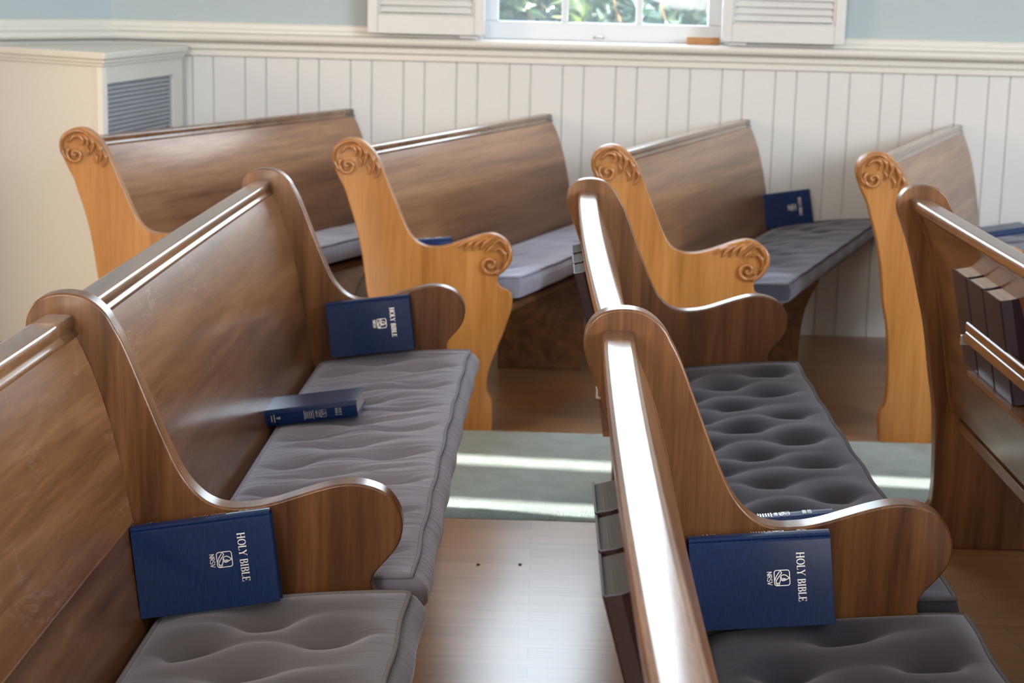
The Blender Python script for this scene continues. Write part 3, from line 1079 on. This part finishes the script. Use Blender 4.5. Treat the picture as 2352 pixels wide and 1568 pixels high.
# ------------------------------------------------------------------ cushions
def cushion(label, b0, y0, b1, y1, bow, u0, u1, mat, pip, tuft_cols, tuft_y0, pitch, depth, crease, seed, thick=0.076, group='pew cushions', bulge_out=0.012, edge_drop=0.004):
    rnd = random.Random(seed)
    L = y1 - y0
    NU, NV = 56, max(40, int(L / (0.0042 if crease > 0.01 else 0.0075)))
    top = lambda u: 0.458 + 0.215 * (u - 0.2) - 0.25 * (u - 0.2) ** 2
    under = lambda u: 0.4415 + (u - 0.17) * 0.163 - thick
    base = lambda y: lerp(b0, b1, (y - y0) / L) - bow * 4 * ((y - y0) / L) * (1 - (y - y0) / L)
    tufts = []
    for ci, (cu, half) in enumerate(tuft_cols):
        y = tuft_y0 + (pitch * 0.5 if half else 0)
        while y > y0 + 0.03:
            y -= pitch
        while y < y1 - 0.03:
            if y > y0 + 0.03:
                tufts.append((cu + rnd.uniform(-.008, .008), y + rnd.uniform(-.012, .012)))
            y += pitch

    pleats = []
    if crease > 0.01:
        y = y0 + 0.02
        while y < y1 - 0.02:
            pleats.append((y, rnd.uniform(u0 + 0.05, u1 - 0.02), rnd.uniform(0.07, 0.20), rnd.uniform(0.0016, 0.0042), rnd.uniform(0.0045, 0.0085), rnd.uniform(-0.08, 0.08)))
            y += rnd.uniform(0.010, 0.026)

    def height(u, y):
        z = 0.0
        for py, pu, pl, pa, pw, ps in pleats:
            dy = y - py - ps * (u - pu)
            if abs(dy) < 0.03:
                z -= pa * math.exp(-(dy / pw) ** 2) * math.exp(-((u - pu) / pl) ** 2)
        for tu, ty in tufts:
            dx, dy = u - tu, y - ty
            if abs(dy) > 0.16:
                continue
            q = math.hypot(dx * 0.8, dy)
            z -= depth * (math.exp(-(q / 0.042) ** 2) * 0.55 + math.exp(-(q / 0.017) ** 1.3) * 0.55)
            z -= crease * math.exp(-(dy / 0.014) ** 2) * math.exp(-(dx / 0.11) ** 2)
        z += 0.0022 * math.sin(u * 31 + y * 17 + seed) + 0.0018 * math.sin(y * 39 - u * 12 + seed * 2)
        e = min(u - u0, u1 - u, (y - y0), (y1 - y))
        k = max(0.0, min(1.0, e / 0.045))
        f = 1 - (1 - k) ** 2.2
        z = z * min(1, e / 0.05) - edge_drop * (1 - f)
        return z

    bm = bmesh.new()
    grid = []
    for j in range(NV + 1):
        y = lerp(y0, y1, j / NV)
        r_ = []
        for i in range(NU + 1):
            u = lerp(u0, u1, i / NU)
            wob = 0.0018 * math.sin(y * 27 + seed) * (i / NU)
            r_.append(bm.verts.new((base(y) + u + wob, y, top(u) + height(u, y))))
        grid.append(r_)
    for j in range(NV):
        for i in range(NU):
            bm.faces.new((grid[j][i], grid[j][i + 1], grid[j + 1][i + 1], grid[j + 1][i]))
    per = [(0, i) for i in range(NU)] + [(j, NU) for j in range(NV)] + [(NV, NU - i) for i in range(NU)] + [(NV - j, 0) for j in range(NV)]
    top_loop = [grid[j][i] for j, i in per]
    n = len(top_loop)
    # outward directions
    outd = []
    for j, i in per:
        o_ = Vector((0, 0, 0))
        if i == 0:
            o_.x -= 1
        if i == NU:
            o_.x += 1
        if j == 0:
            o_.y -= 1
        if j == NV:
            o_.y += 1
        outd.append(o_.normalized())
    top_co = [v.co.copy() for v in top_loop]
    loops = [top_loop]
    bot_co = []
    for s, bulge in ((0.12, 0.55), (0.35, 1.0), (0.65, 1.0), (0.88, 0.6), (1.0, 0.1)):
        lp = []
        for q in range(n):
            co = top_co[q]
            lim = outd[q].y
            amt = bulge_out * bulge * (0.35 if abs(lim) > 0.9 else 1.0)
            if outd[q].x < 0:
                amt *= 0.3
            u_ = co.x - base(co.y)
            z_bot = under(u_)
            p = Vector((co.x, co.y, lerp(co.z, z_bot, s))) + Vector((outd[q].x, outd[q].y * 0.4, 0)) * amt
            lp.append(bm.verts.new(p))
        loops.append(lp)
    for a, b in zip(loops, loops[1:]):
        for q in range(n):
            bm.faces.new((a[q], a[(q + 1) % n], b[(q + 1) % n], b[q]))
    bm.faces.new(loops[-1])
    bot_co = [v.co.copy() for v in loops[-1]]
    loc = (base(y1) + u1, y1, 0.36)
    o = link_mesh('seat_cushion', bm, mat, loc=loc)
    bm = bmesh.new()
    step = 2
    tube_closed(bm, [co + outd[q] * 0.0015 for q, co in enumerate(top_co)][::step], 0.0042)
    tube_closed(bm, [co + outd[q] * 0.0015 + Vector((0, 0, 0.003)) for q, co in enumerate(bot_co)][::step], 0.0038)
    link_mesh('piping', bm, pip, o, loc)
    tag(o, label, 'cushion', group)
    return o


g = T_PANEL + 0.004
COLS = [(0.287, False), (0.382, True), (0.478, False)]
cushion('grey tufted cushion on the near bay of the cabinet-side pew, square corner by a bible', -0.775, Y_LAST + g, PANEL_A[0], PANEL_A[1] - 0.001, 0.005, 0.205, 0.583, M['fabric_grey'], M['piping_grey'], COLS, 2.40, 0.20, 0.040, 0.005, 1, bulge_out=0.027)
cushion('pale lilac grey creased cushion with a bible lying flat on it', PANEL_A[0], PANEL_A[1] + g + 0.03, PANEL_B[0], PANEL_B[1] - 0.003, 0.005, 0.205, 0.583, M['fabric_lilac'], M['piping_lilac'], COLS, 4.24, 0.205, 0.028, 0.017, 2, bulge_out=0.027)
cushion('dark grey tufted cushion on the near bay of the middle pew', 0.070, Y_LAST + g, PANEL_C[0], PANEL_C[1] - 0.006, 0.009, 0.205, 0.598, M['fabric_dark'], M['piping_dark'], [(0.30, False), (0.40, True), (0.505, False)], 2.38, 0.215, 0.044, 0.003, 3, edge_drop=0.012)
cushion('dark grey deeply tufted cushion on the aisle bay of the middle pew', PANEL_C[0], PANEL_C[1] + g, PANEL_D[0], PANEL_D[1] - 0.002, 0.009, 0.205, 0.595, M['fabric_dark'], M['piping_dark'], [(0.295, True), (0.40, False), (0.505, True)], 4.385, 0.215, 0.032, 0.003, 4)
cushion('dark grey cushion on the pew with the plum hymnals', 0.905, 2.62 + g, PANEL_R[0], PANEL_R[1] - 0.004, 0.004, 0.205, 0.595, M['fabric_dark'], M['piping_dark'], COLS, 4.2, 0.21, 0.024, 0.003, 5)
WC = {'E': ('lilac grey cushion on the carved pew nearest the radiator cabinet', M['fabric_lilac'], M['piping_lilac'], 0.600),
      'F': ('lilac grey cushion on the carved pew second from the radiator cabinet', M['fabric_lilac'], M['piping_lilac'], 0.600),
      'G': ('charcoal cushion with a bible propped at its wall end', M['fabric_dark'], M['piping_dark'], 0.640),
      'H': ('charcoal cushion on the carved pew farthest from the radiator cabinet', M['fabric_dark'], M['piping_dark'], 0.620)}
for i, (k, (lab, mt, pp, u1)) in enumerate(WC.items()):
    x, y, th, bw = CARVED_AT[k]
    cushion(lab, base_at(k, y + 0.05), y + 0.058, base_at(k, Y_WALL_END - 0.004), Y_WALL_END - 0.004, 0.0, 0.205, u1, mt, pp, COLS, 6.3, 0.22, 0.012, 0.002, 10 + i, group='cushions on the carved pews')

# ------------------------------------------------------------------ lettering (strokes as flat ribbons)
def seg_rib(bm, pts, w, z, T):
    """flat ribbon along pts of width w (number or list) at height z"""
    P = [Vector((p[0], p[1], 0)) for p in pts]
    n = len(P)
    if isinstance(w, (int, float)):
        w = [w] * n
    va, vb = [], []
    for i, p in enumerate(P):
        t = (P[min(i + 1, n - 1)] - P[max(i - 1, 0)]).normalized()
        nn = Vector((-t.y, t.x, 0)) * w[i] * 0.5
        va.append(bm.verts.new(T(p.x + nn.x, p.y + nn.y, z)))
        vb.append(bm.verts.new(T(p.x - nn.x, p.y - nn.y, z)))
    for i in range(n - 1):
        bm.faces.new((va[i], va[i + 1], vb[i + 1], vb[i]))


def ell(cx, cy, rx, ry, a0, a1, n=16):
    return [(cx + rx * math.cos(math.radians(lerp(a0, a1, i / n))), cy + ry * math.sin(math.radians(lerp(a0, a1, i / n)))) for i in range(n + 1)]


TK, TN, SF = 0.15, 0.06, 0.055


def glyph(ch):
    """strokes (points, width) in a 1-high box, and the advance"""
    V = lambda x: ([(x, 0), (x, 1)], TK)
    S = lambda x, y, h=0.17: ([(x - h, y), (x + h, y)], SF)
    if ch == 'H':
        return [V(.2), V(.76), ([(.2, .5), (.76, .5)], TN), S(.2, .03), S(.2, .97), S(.76, .03), S(.76, .97)], 1.0
    if ch == 'O':
        p = ell(.5, .5, .40, .48, 0, 360, 28)
        return [(p, [lerp(TN, TK, abs(math.cos(2 * math.pi * i / 28))) for i in range(29)])], 1.0
    if ch == 'L':
        return [V(.2), ([(.1, .03), (.66, .03)], SF), ([(.66, .0), (.69, .22)], SF), S(.2, .97)], .74
    if ch == 'Y':
        return [([(.45, 0), (.45, .46)], TK), ([(.12, .97), (.45, .45)], TK), ([(.80, .97), (.45, .45)], TN), S(.45, .03), S(.12, .97, .14), S(.80, .97, .13)], .92
    if ch == 'B':
        return [V(.2), (ell(.36, .75, .26, .23, 90, -90, 10), [TN, TN, .1, .13, TK, TK, TK, .13, .1, TN, TN]), (ell(.38, .26, .31, .25, 90, -90, 10), [TN, TN, .1, .13, TK, TK, TK, .13, .1, TN, TN]), ([(.08, .975), (.37, .975)], SF), ([(.08, .02), (.39, .02)], SF), ([(.2, .515), (.38, .515)], TN)], .80
    if ch == 'I':
        return [V(.22), S(.22, .03), S(.22, .97)], .46
    if ch == 'E':
        return [V(.2), ([(.08, .97), (.64, .97)], SF), ([(.08, .03), (.68, .03)], SF), ([(.2, .5), (.52, .5)], TN), ([(.64, .99), (.65, .78)], SF), ([(.68, .01), (.70, .25)], SF), ([(.52, .62), (.52, .38)], SF)], .80
    if ch == 'N':
        return [([(.15, 0), (.15, 1)], .13), ([(.75, 0), (.75, 1)], .13), ([(.15, .97), (.75, .03)], .15)], .88
    if ch == 'R':
        return [([(.15, 0), (.15, 1)], .14), (ell(.38, .74, .26, .22, 95, -90, 12), .12), ([(.15, .95), (.38, .95)], .1), ([(.15, .52), (.38, .52)], .1), ([(.38, .52), (.72, .0)], .14)], .76
    if ch == 'S':
        p = ell(.42, .735, .27, .22, 30, 270, 12) + ell(.42, .26, .29, .24, 85, -150, 12)
        return [(p, .125)], .80
    if ch == 'V':
        return [([(.08, 1), (.42, .02)], .15), ([(.76, 1), (.42, .02)], .11)], .84
    return [], .42


def write(bm, text, x, y, h, T, z, squeeze=1.0, track=0.0):
    """text laid from x rightwards, baseline y, letter height h; returns the end x"""
    for ch in text:
        st_, adv = glyph(ch)
        for pts, w in st_:
            ww = [q * h for q in w] if isinstance(w, list) else w * h
            seg_rib(bm, [(x + px * h * squeeze, y + py * h) for px, py in pts], ww, z, T)
        x += (adv * squeeze + track) * h
    return x


def text_width(text, h, squeeze=1.0, track=0.0):
    return sum((glyph(ch)[1] * squeeze + track) * h for ch in text)


def emblem(bm, cx, cy, s, T, z):
    """rounded square with a flame-like leaf over a folded ribbon, side s"""
    r, q = s * 0.16, s / 2
    p = []
    for (ax, ay, a0) in ((q - r, q - r, 0), (-q + r, q - r, 90), (-q + r, -q + r, 180), (q - r, -q + r, 270)):
        p += [(cx + ax + r * math.cos(math.radians(a0 + t)), cy + ay + r * math.sin(math.radians(a0 + t))) for t in range(0, 91, 15)]
    p.append(p[0])
    w = s * 0.055
    seg_rib(bm, p, w, z, T)
    K = lambda a: [(cx + x * s, cy + y * s) for x, y in a]
    cm = lambda a: [(v.x, v.y) for v in catmull([(x, y, 0) for x, y in K(a)], 5)]
    seg_rib(bm, cm([(.03, .47), (-.13, .30), (-.20, .12), (-.12, -.05), (.04, -.10), (.17, -.02), (.19, .12), (.12, .28), (.03, .47)]), w, z, T)
    seg_rib(bm, cm([(.09, .18), (.12, .06), (.04, -.02), (-.06, -.08)]), w, z, T)
    seg_rib(bm, cm([(.12, .28), (.06, .18), (.04, .06)]), w * .8, z, T)
    seg_rib(bm, cm([(-.47, -.14), (-.36, -.02), (-.26, -.06), (.10, -.34), (.26, -.40), (.36, -.28), (.28, -.16), (.12, -.12)]), w, z, T)
    seg_rib(bm, cm([(-.40, -.16), (-.10, -.37), (.14, -.47)]), w, z, T)
    seg_rib(bm, cm([(.26, -.40), (.42, -.36), (.46, -.24), (.37, -.18), (.33, -.26)]), w, z, T)


# ------------------------------------------------------------------ bibles
BW, BH, BT = 0.142, 0.213, 0.036      # width (spine to fore edge), height, thickness


def make_bible(label, matrix, full=True, group='navy pew bibles', thick=BT):
    """local axes: x from spine to fore edge, y from foot to head, z up out of the front cover; origin at the back cover's spine corner"""
    root = empty('bible', (0, 0, 0), label, 'book', group)
    root.matrix_world = matrix
    I = lambda a, b, c_: (a, b, c_)

    def part(name, bm, mat, parent=root, smooth=False):
        bmesh.ops.recalc_face_normals(bm, faces=bm.faces)
        me = bpy.data.meshes.new(name)
        bm.to_mesh(me)
        bm.free()
        for pl in me.polygons:
            pl.use_smooth = smooth
        me.materials.append(mat)
        o_ = bpy.data.objects.new(name, me)
        COL.objects.link(o_)
        o_.parent = parent
        return o_

    bd = 0.003
    bm = bmesh.new()
    # boards with a joint groove beside a slightly rounded spine: one closed case section, extruded along y
    sec = []
    sec += [(BW, thick), (BW, thick - bd), (0.008, thick - bd)]
    sec += [(0.006, thick - 0.006), (0.004, thick / 2), (0.006, 0.006), (0.008, bd), (BW, bd), (BW, 0.0)]
    sec += [(0.013, 0.0), (0.010, 0.0012), (0.007, 0.0005)]
    sec += [(0.0035, 0.002), (0.0012, 0.008), (0.0, thick / 2), (0.0012, thick - 0.008), (0.0035, thick - 0.002)]
    sec += [(0.007, thick - 0.0005), (0.010, thick - 0.0012), (0.013, thick)]
    a = [bm.verts.new((x, 0, z)) for x, z in sec]
    b = [bm.verts.new((x, BH, z)) for x, z in sec]
    n_ = len(sec)
    for k_ in range(n_):
        bm.faces.new((a[k_], a[(k_ + 1) % n_], b[(k_ + 1) % n_], b[k_]))
    bm.faces.new(a)
    bm.faces.new(b)
    cov = part('cover', bm, M['navy'])
    md = cov.modifiers.new('bevel', 'BEVEL')
    md.width, md.segments, md.limit_method, md.angle_limit = 0.0006, 1, 'ANGLE', 0.8
    bm = bmesh.new()
    box(bm, 0.0085, BW - 0.004, 0.004, BH - 0.004, bd + 0.0002, thick - bd - 0.0002)
    part('page_block', bm, M['pages'])
    # front lettering
    z = thick + 0.0003
    bm = bmesh.new()
    h = 0.0122
    w = text_width('HOLY BIBLE', h, 0.80)
    cx = BW / 2 - 0.003
    write(bm, 'HOLY BIBLE', cx - w / 2, BH - 0.053, h, I, z, 0.80)
    part('title_lettering', bm, M['silver_foil'], cov)
    bm = bmesh.new()
    emblem(bm, cx, BH - 0.076, 0.023, I, z)
    w = text_width('NRSV', 0.0074, 0.86)
    write(bm, 'NRSV', cx - w / 2, BH - 0.0982, 0.0074, I, z, 0.86)
    part('emblem', bm, M['silver_foil'], cov)
    if full:
        # spine: x = -0.0003 face; text reads across the spine when the book stands upright
        bm = bmesh.new()
        T = lambda px, py, pz: (-0.0004, py, px)     # px across thickness, py along height
        for txt, yy in (('HOLY', BH - 0.040), ('BIBLE', BH - 0.048)):
            ww = text_width(txt, 0.006, .8)
            write(bm, txt, thick / 2 - ww / 2, yy, 0.006, T, 0, .8)
        part('spine_title', bm, M['silver_foil'], cov)
        bm = bmesh.new()
        emblem(bm, thick / 2, BH - 0.076, 0.0155, T, 0)
        ww = text_width('NRSV', 0.0055, .86)
        write(bm, 'NRSV', thick / 2 - ww / 2, BH - 0.092, 0.0055, T, 0, .86)
        for yy in (BH - 0.0965, BH - 0.1165):
            seg_rib(bm, [(0.008, yy), (thick - 0.008, yy)], 0.0013, 0, T)
        for i_ in range(4):
            yy = BH - 0.1005 - i_ * 0.0042
            seg_rib(bm, [(0.010, yy), (thick - 0.010, yy)], 0.0016, 0, T)
        part('spine_emblem', bm, M['silver_foil'], cov)
        bm = bmesh.new()
        for yy, hw in ((0.024, 0.007), (0.030, 0.009)):
            seg_rib(bm, [(thick / 2 - hw, yy), (thick / 2 + hw, yy)], 0.0022, 0, T)
        seg_rib(bm, [(thick / 2, 0.034), (thick / 2, 0.043)], [0.002, 0.006], 0, T)
        part('spine_mark', bm, M['silver_foil'], cov)
    return root


def book_frame(origin, xd, yd):
    """matrix with local x along xd, y along yd, z = x cross y"""
    xd, yd = Vector(xd).normalized(), Vector(yd).normalized()
    yd = (yd - xd * yd.dot(xd)).normalized()
    zd = xd.cross(yd)
    mt = Matrix((xd, yd, zd)).transposed().to_4x4()
    mt.translation = Vector(origin)
    return mt


def standing_bible(label, panel, u_left, v_bottom_left, slope, lean, gap, thick=BT):
    """book on its fore edge against a panel: spine up, head to the right, front cover towards the camera"""
    x, y, th = panel
    U = Vector((math.cos(th), math.sin(th), 0))
    Nn = Vector((math.sin(th), -math.cos(th), 0))        # towards the camera
    up = (Vector((0, 0, 1)) * math.cos(lean) - Nn * math.sin(lean))
    yd = U * math.cos(slope) + up * math.sin(slope)
    xd = -(up * math.cos(slope) - U * math.sin(slope))    # spine to fore edge points down
    # z = x cross y should be Nn-ish
    foot = Vector((x, y, 0)) + U * u_left + Vector((0, 0, v_bottom_left))
    back_top = foot + (-xd) * BW                        # spine corner at foot end
    org = back_top + Nn * gap
    return make_bible(label, book_frame(org, xd, yd), thick=thick)


# against the near faces of the plain dividers
standing_bible('bible propped on the divider panel beside the grey square-cornered cushion', PANEL_A, 0.180, 0.459, 0.150, 0.20, 0.033)
standing_bible('bible propped on the divider panel of the middle pew', PANEL_C, 0.179, 0.470, 0.090, 0.20, 0.033)
standing_bible('bible propped on the end panel at the aisle end of the lilac cushion', PANEL_B, 0.238, 0.478, 0.135, 0.16, 0.029)
# against the far faces: only the lettered spine shows above the arm


def far_bible(label, panel, u_right, v_top, slope):
    x, y, th = panel
    U = Vector((math.cos(th), math.sin(th), 0))
    Nn = Vector((math.sin(th), -math.cos(th), 0))
    lean = 0.02
    up = Vector((0, 0, 1)) * math.cos(lean) + Nn * math.sin(lean)
    n2_ = Nn * math.cos(lean) - Vector((0, 0, 1)) * math.sin(lean)
    yd = U * math.cos(slope) + up * math.sin(slope)
    xd = -(up * math.cos(slope) - U * math.sin(slope))
    head = Vector((x, y, 0)) - Nn * (T_PANEL + 0.004) + U * u_right + Vector((0, 0, v_top))
    org = head - yd * BH - n2_ * BT
    return make_bible(label, book_frame(org, xd, yd))


far_bible('bible behind the divider of the middle pew, only its shining spine showing', PANEL_C, 0.397, 0.636, 0.125)
far_bible('bible behind the carved arm of the second carved pew, lettered spine just showing', (-0.660, 5.541, -0.006), 0.376, 0.626, 0.10)
# lying flat on the lilac cushion, spine towards the camera
make_bible('bible lying flat across the lilac cushion, spine lettering facing out',
           book_frame((-0.600, 3.725, 0.495), (0.02, 1.0, 0.0), (1.0, -0.02, 0.15)))
# at the wall end of the third carved pew
bx = base_at('G', 7.28)
standing_bible('bible propped against the wainscot at the wall end of the charcoal cushion', (bx - 0.005, 7.322, 0.0), 0.165, 0.452, 0.155, 0.12, 0.022)
bx = base_at('H', 7.1)
make_bible('bible lying flat at the wall end of the farthest carved pew', book_frame((bx + 0.215, 7.10, 0.484), (-0.10, 1.0, 0.0), (1.0, 0.10, 0.155)), full=False)


# ------------------------------------------------------------------ hymnals and racks
def hymnal(label, x, y0, z0, lean, w, h, t, cover, group, pages):
    """stands in the rack, spine end towards -y, outer cover towards -x; leans out by lean"""
    root = empty('hymnal', (x, y0, z0), label, 'book', group)
    root.rotation_euler = (0, -lean, 0)

    def part(name, bm, mat):
        bmesh.ops.recalc_face_normals(bm, faces=bm.faces)
        me = bpy.data.meshes.new(name)
        bm.to_mesh(me)
        bm.free()
        me.materials.append(mat)
        o_ = bpy.data.objects.new(name, me)
        COL.objects.link(o_)
        o_.parent = root
        return o_

    bm = bmesh.new()
    bd = 0.003
    sec = [(0, w), (bd, w), (bd, 0.010), (t / 2, 0.004), (t - bd, 0.010), (t - bd, w), (t, w), (t, 0.012), (t - 0.003, 0.004), (t / 2, 0.0), (0.003, 0.004), (0, 0.012)]
    a = [bm.verts.new((p, q, 0)) for p, q in sec]
    b = [bm.verts.new((p, q, h)) for p, q in sec]
    n_ = len(sec)
    for k_ in range(n_):
        bm.faces.new((a[k_], a[(k_ + 1) % n_], b[(k_ + 1) % n_], b[k_]))
    bm.faces.new(a)
    bm.faces.new(b)
    part('cover', bm, cover)
    bm = bmesh.new()
    box(bm, bd + 0.0003, t - bd - 0.0003, 0.010, w - 0.004, 0.003, h - 0.003)
    part('page_block', bm, pages)
    return root


def rack(row_root, loc, base, y0, y1, books, cover, ulean, group, labels, uo=0.066, t=0.040, pages=None):
    """rail on two brackets on the rear of a pew back"""
    zr = 0.662
    bm = bmesh.new()
    sec = [(uo, zr), (uo + 0.014, zr), (uo + 0.014, zr + 0.044), (uo + 0.009, zr + 0.047), (uo + 0.004, zr + 0.047), (uo, zr + 0.042), (uo, zr + 0.028), (uo + 0.004, zr + 0.025), (uo, zr + 0.021)]
    loft(bm, sec, [(base, y0), (base, y1)])
    rk = link_mesh('hymnal_rack', bm, M['back_wood'], row_root, loc, smooth=False)
    bevel(rk, 0.002, 1)
    for yb in (y0 + 0.03, y1 + 0.012):
        bm = bmesh.new()
        box(bm, base + uo - 0.004, base + 0.122, yb, yb + 0.012, zr - 0.012, zr + 0.012)
        box(bm, base + uo + 0.016, base + 0.119, yb - 0.01, yb + 0.022, zr - 0.016, zr - 0.010)
        bevel(link_mesh('bracket', bm, M['bracket_metal'], rk, loc, smooth=False), 0.002, 1)
    bm = bmesh.new()
    loft(bm, [(uo + 0.012, 0.585), (0.124, 0.585), (0.124, 0.595), (uo + 0.012, 0.595)], [(base, y0), (base, y1)])
    link_mesh('shelf', bm, M['back_wood'], rk, loc, smooth=False)
    for (yy, w), lab in zip(books, labels):
        ux, lean = ulean
        hymnal(lab, base + ux, yy, 0.5965, lean, w, 0.222, t, cover, group, pages or M['pages_grey'])


B3 = [(3.850, 0.140), (3.702, 0.146), (3.552, 0.147)]
rack(row3, L3, 0.903, 3.02, 3.90, B3, M['purple'], (0.086, 0.20), 'plum hymnals in the rack',
     ['plum hymnal in the rear rack of the last row, next to the end panel', 'plum hymnal in the rear rack of the last row, between two others', 'plum hymnal in the rear rack of the last row, farthest from the end panel'], uo=0.060, t=0.046, pages=M['pages'])
B2a = [(4.085, 0.145), (3.932, 0.148), (3.780, 0.148)]
rack(row2, L2, 0.062, 3.25, 4.16, B2a, M['maroon'], (0.075, 0.27), 'hymnals in the aisle rack of the middle pew',
     ['dark hymnal behind the middle pew, first of three from the aisle', 'dark hymnal behind the middle pew, second of three from the aisle', 'dark hymnal behind the middle pew, third of three from the aisle'], uo=0.058)
B2b = [(2.005, 0.140), (1.860, 0.142), (1.712, 0.145)]
rack(row2, L2, 0.062, 1.25, 2.20, B2b, M['maroon'], (0.072, 0.27), 'hymnals in the near rack of the middle pew',
     ['maroon hymnal in the near rack of the middle pew, closest to the divider', 'maroon hymnal in the near rack of the middle pew, between two others', 'maroon hymnal in the near rack of the middle pew, farthest from the divider'], uo=0.055)

# two crumbs on the floor in front of the carpet
for i, (x, y, lab) in enumerate(((-0.13, 4.199, 'dark crumb on the bare floor nearer the lilac cushion'), (-0.025, 4.209, 'dark crumb on the bare floor nearer the hymnal rack'))):
    bm = bmesh.new()
    bmesh.ops.create_icosphere(bm, subdivisions=1, radius=0.004)
    for v in bm.verts:
        v.co.x *= 1.4
        v.co.z *= 0.5
        v.co += Vector((x, y, 0.0021)) + Vector((random.uniform(-1, 1), random.uniform(-1, 1), 0)) * 0.0008
    tag(link_mesh('crumb', bm, M['crumb'], loc=(x, y, 0)), lab, 'crumb', 'crumbs on the floor')
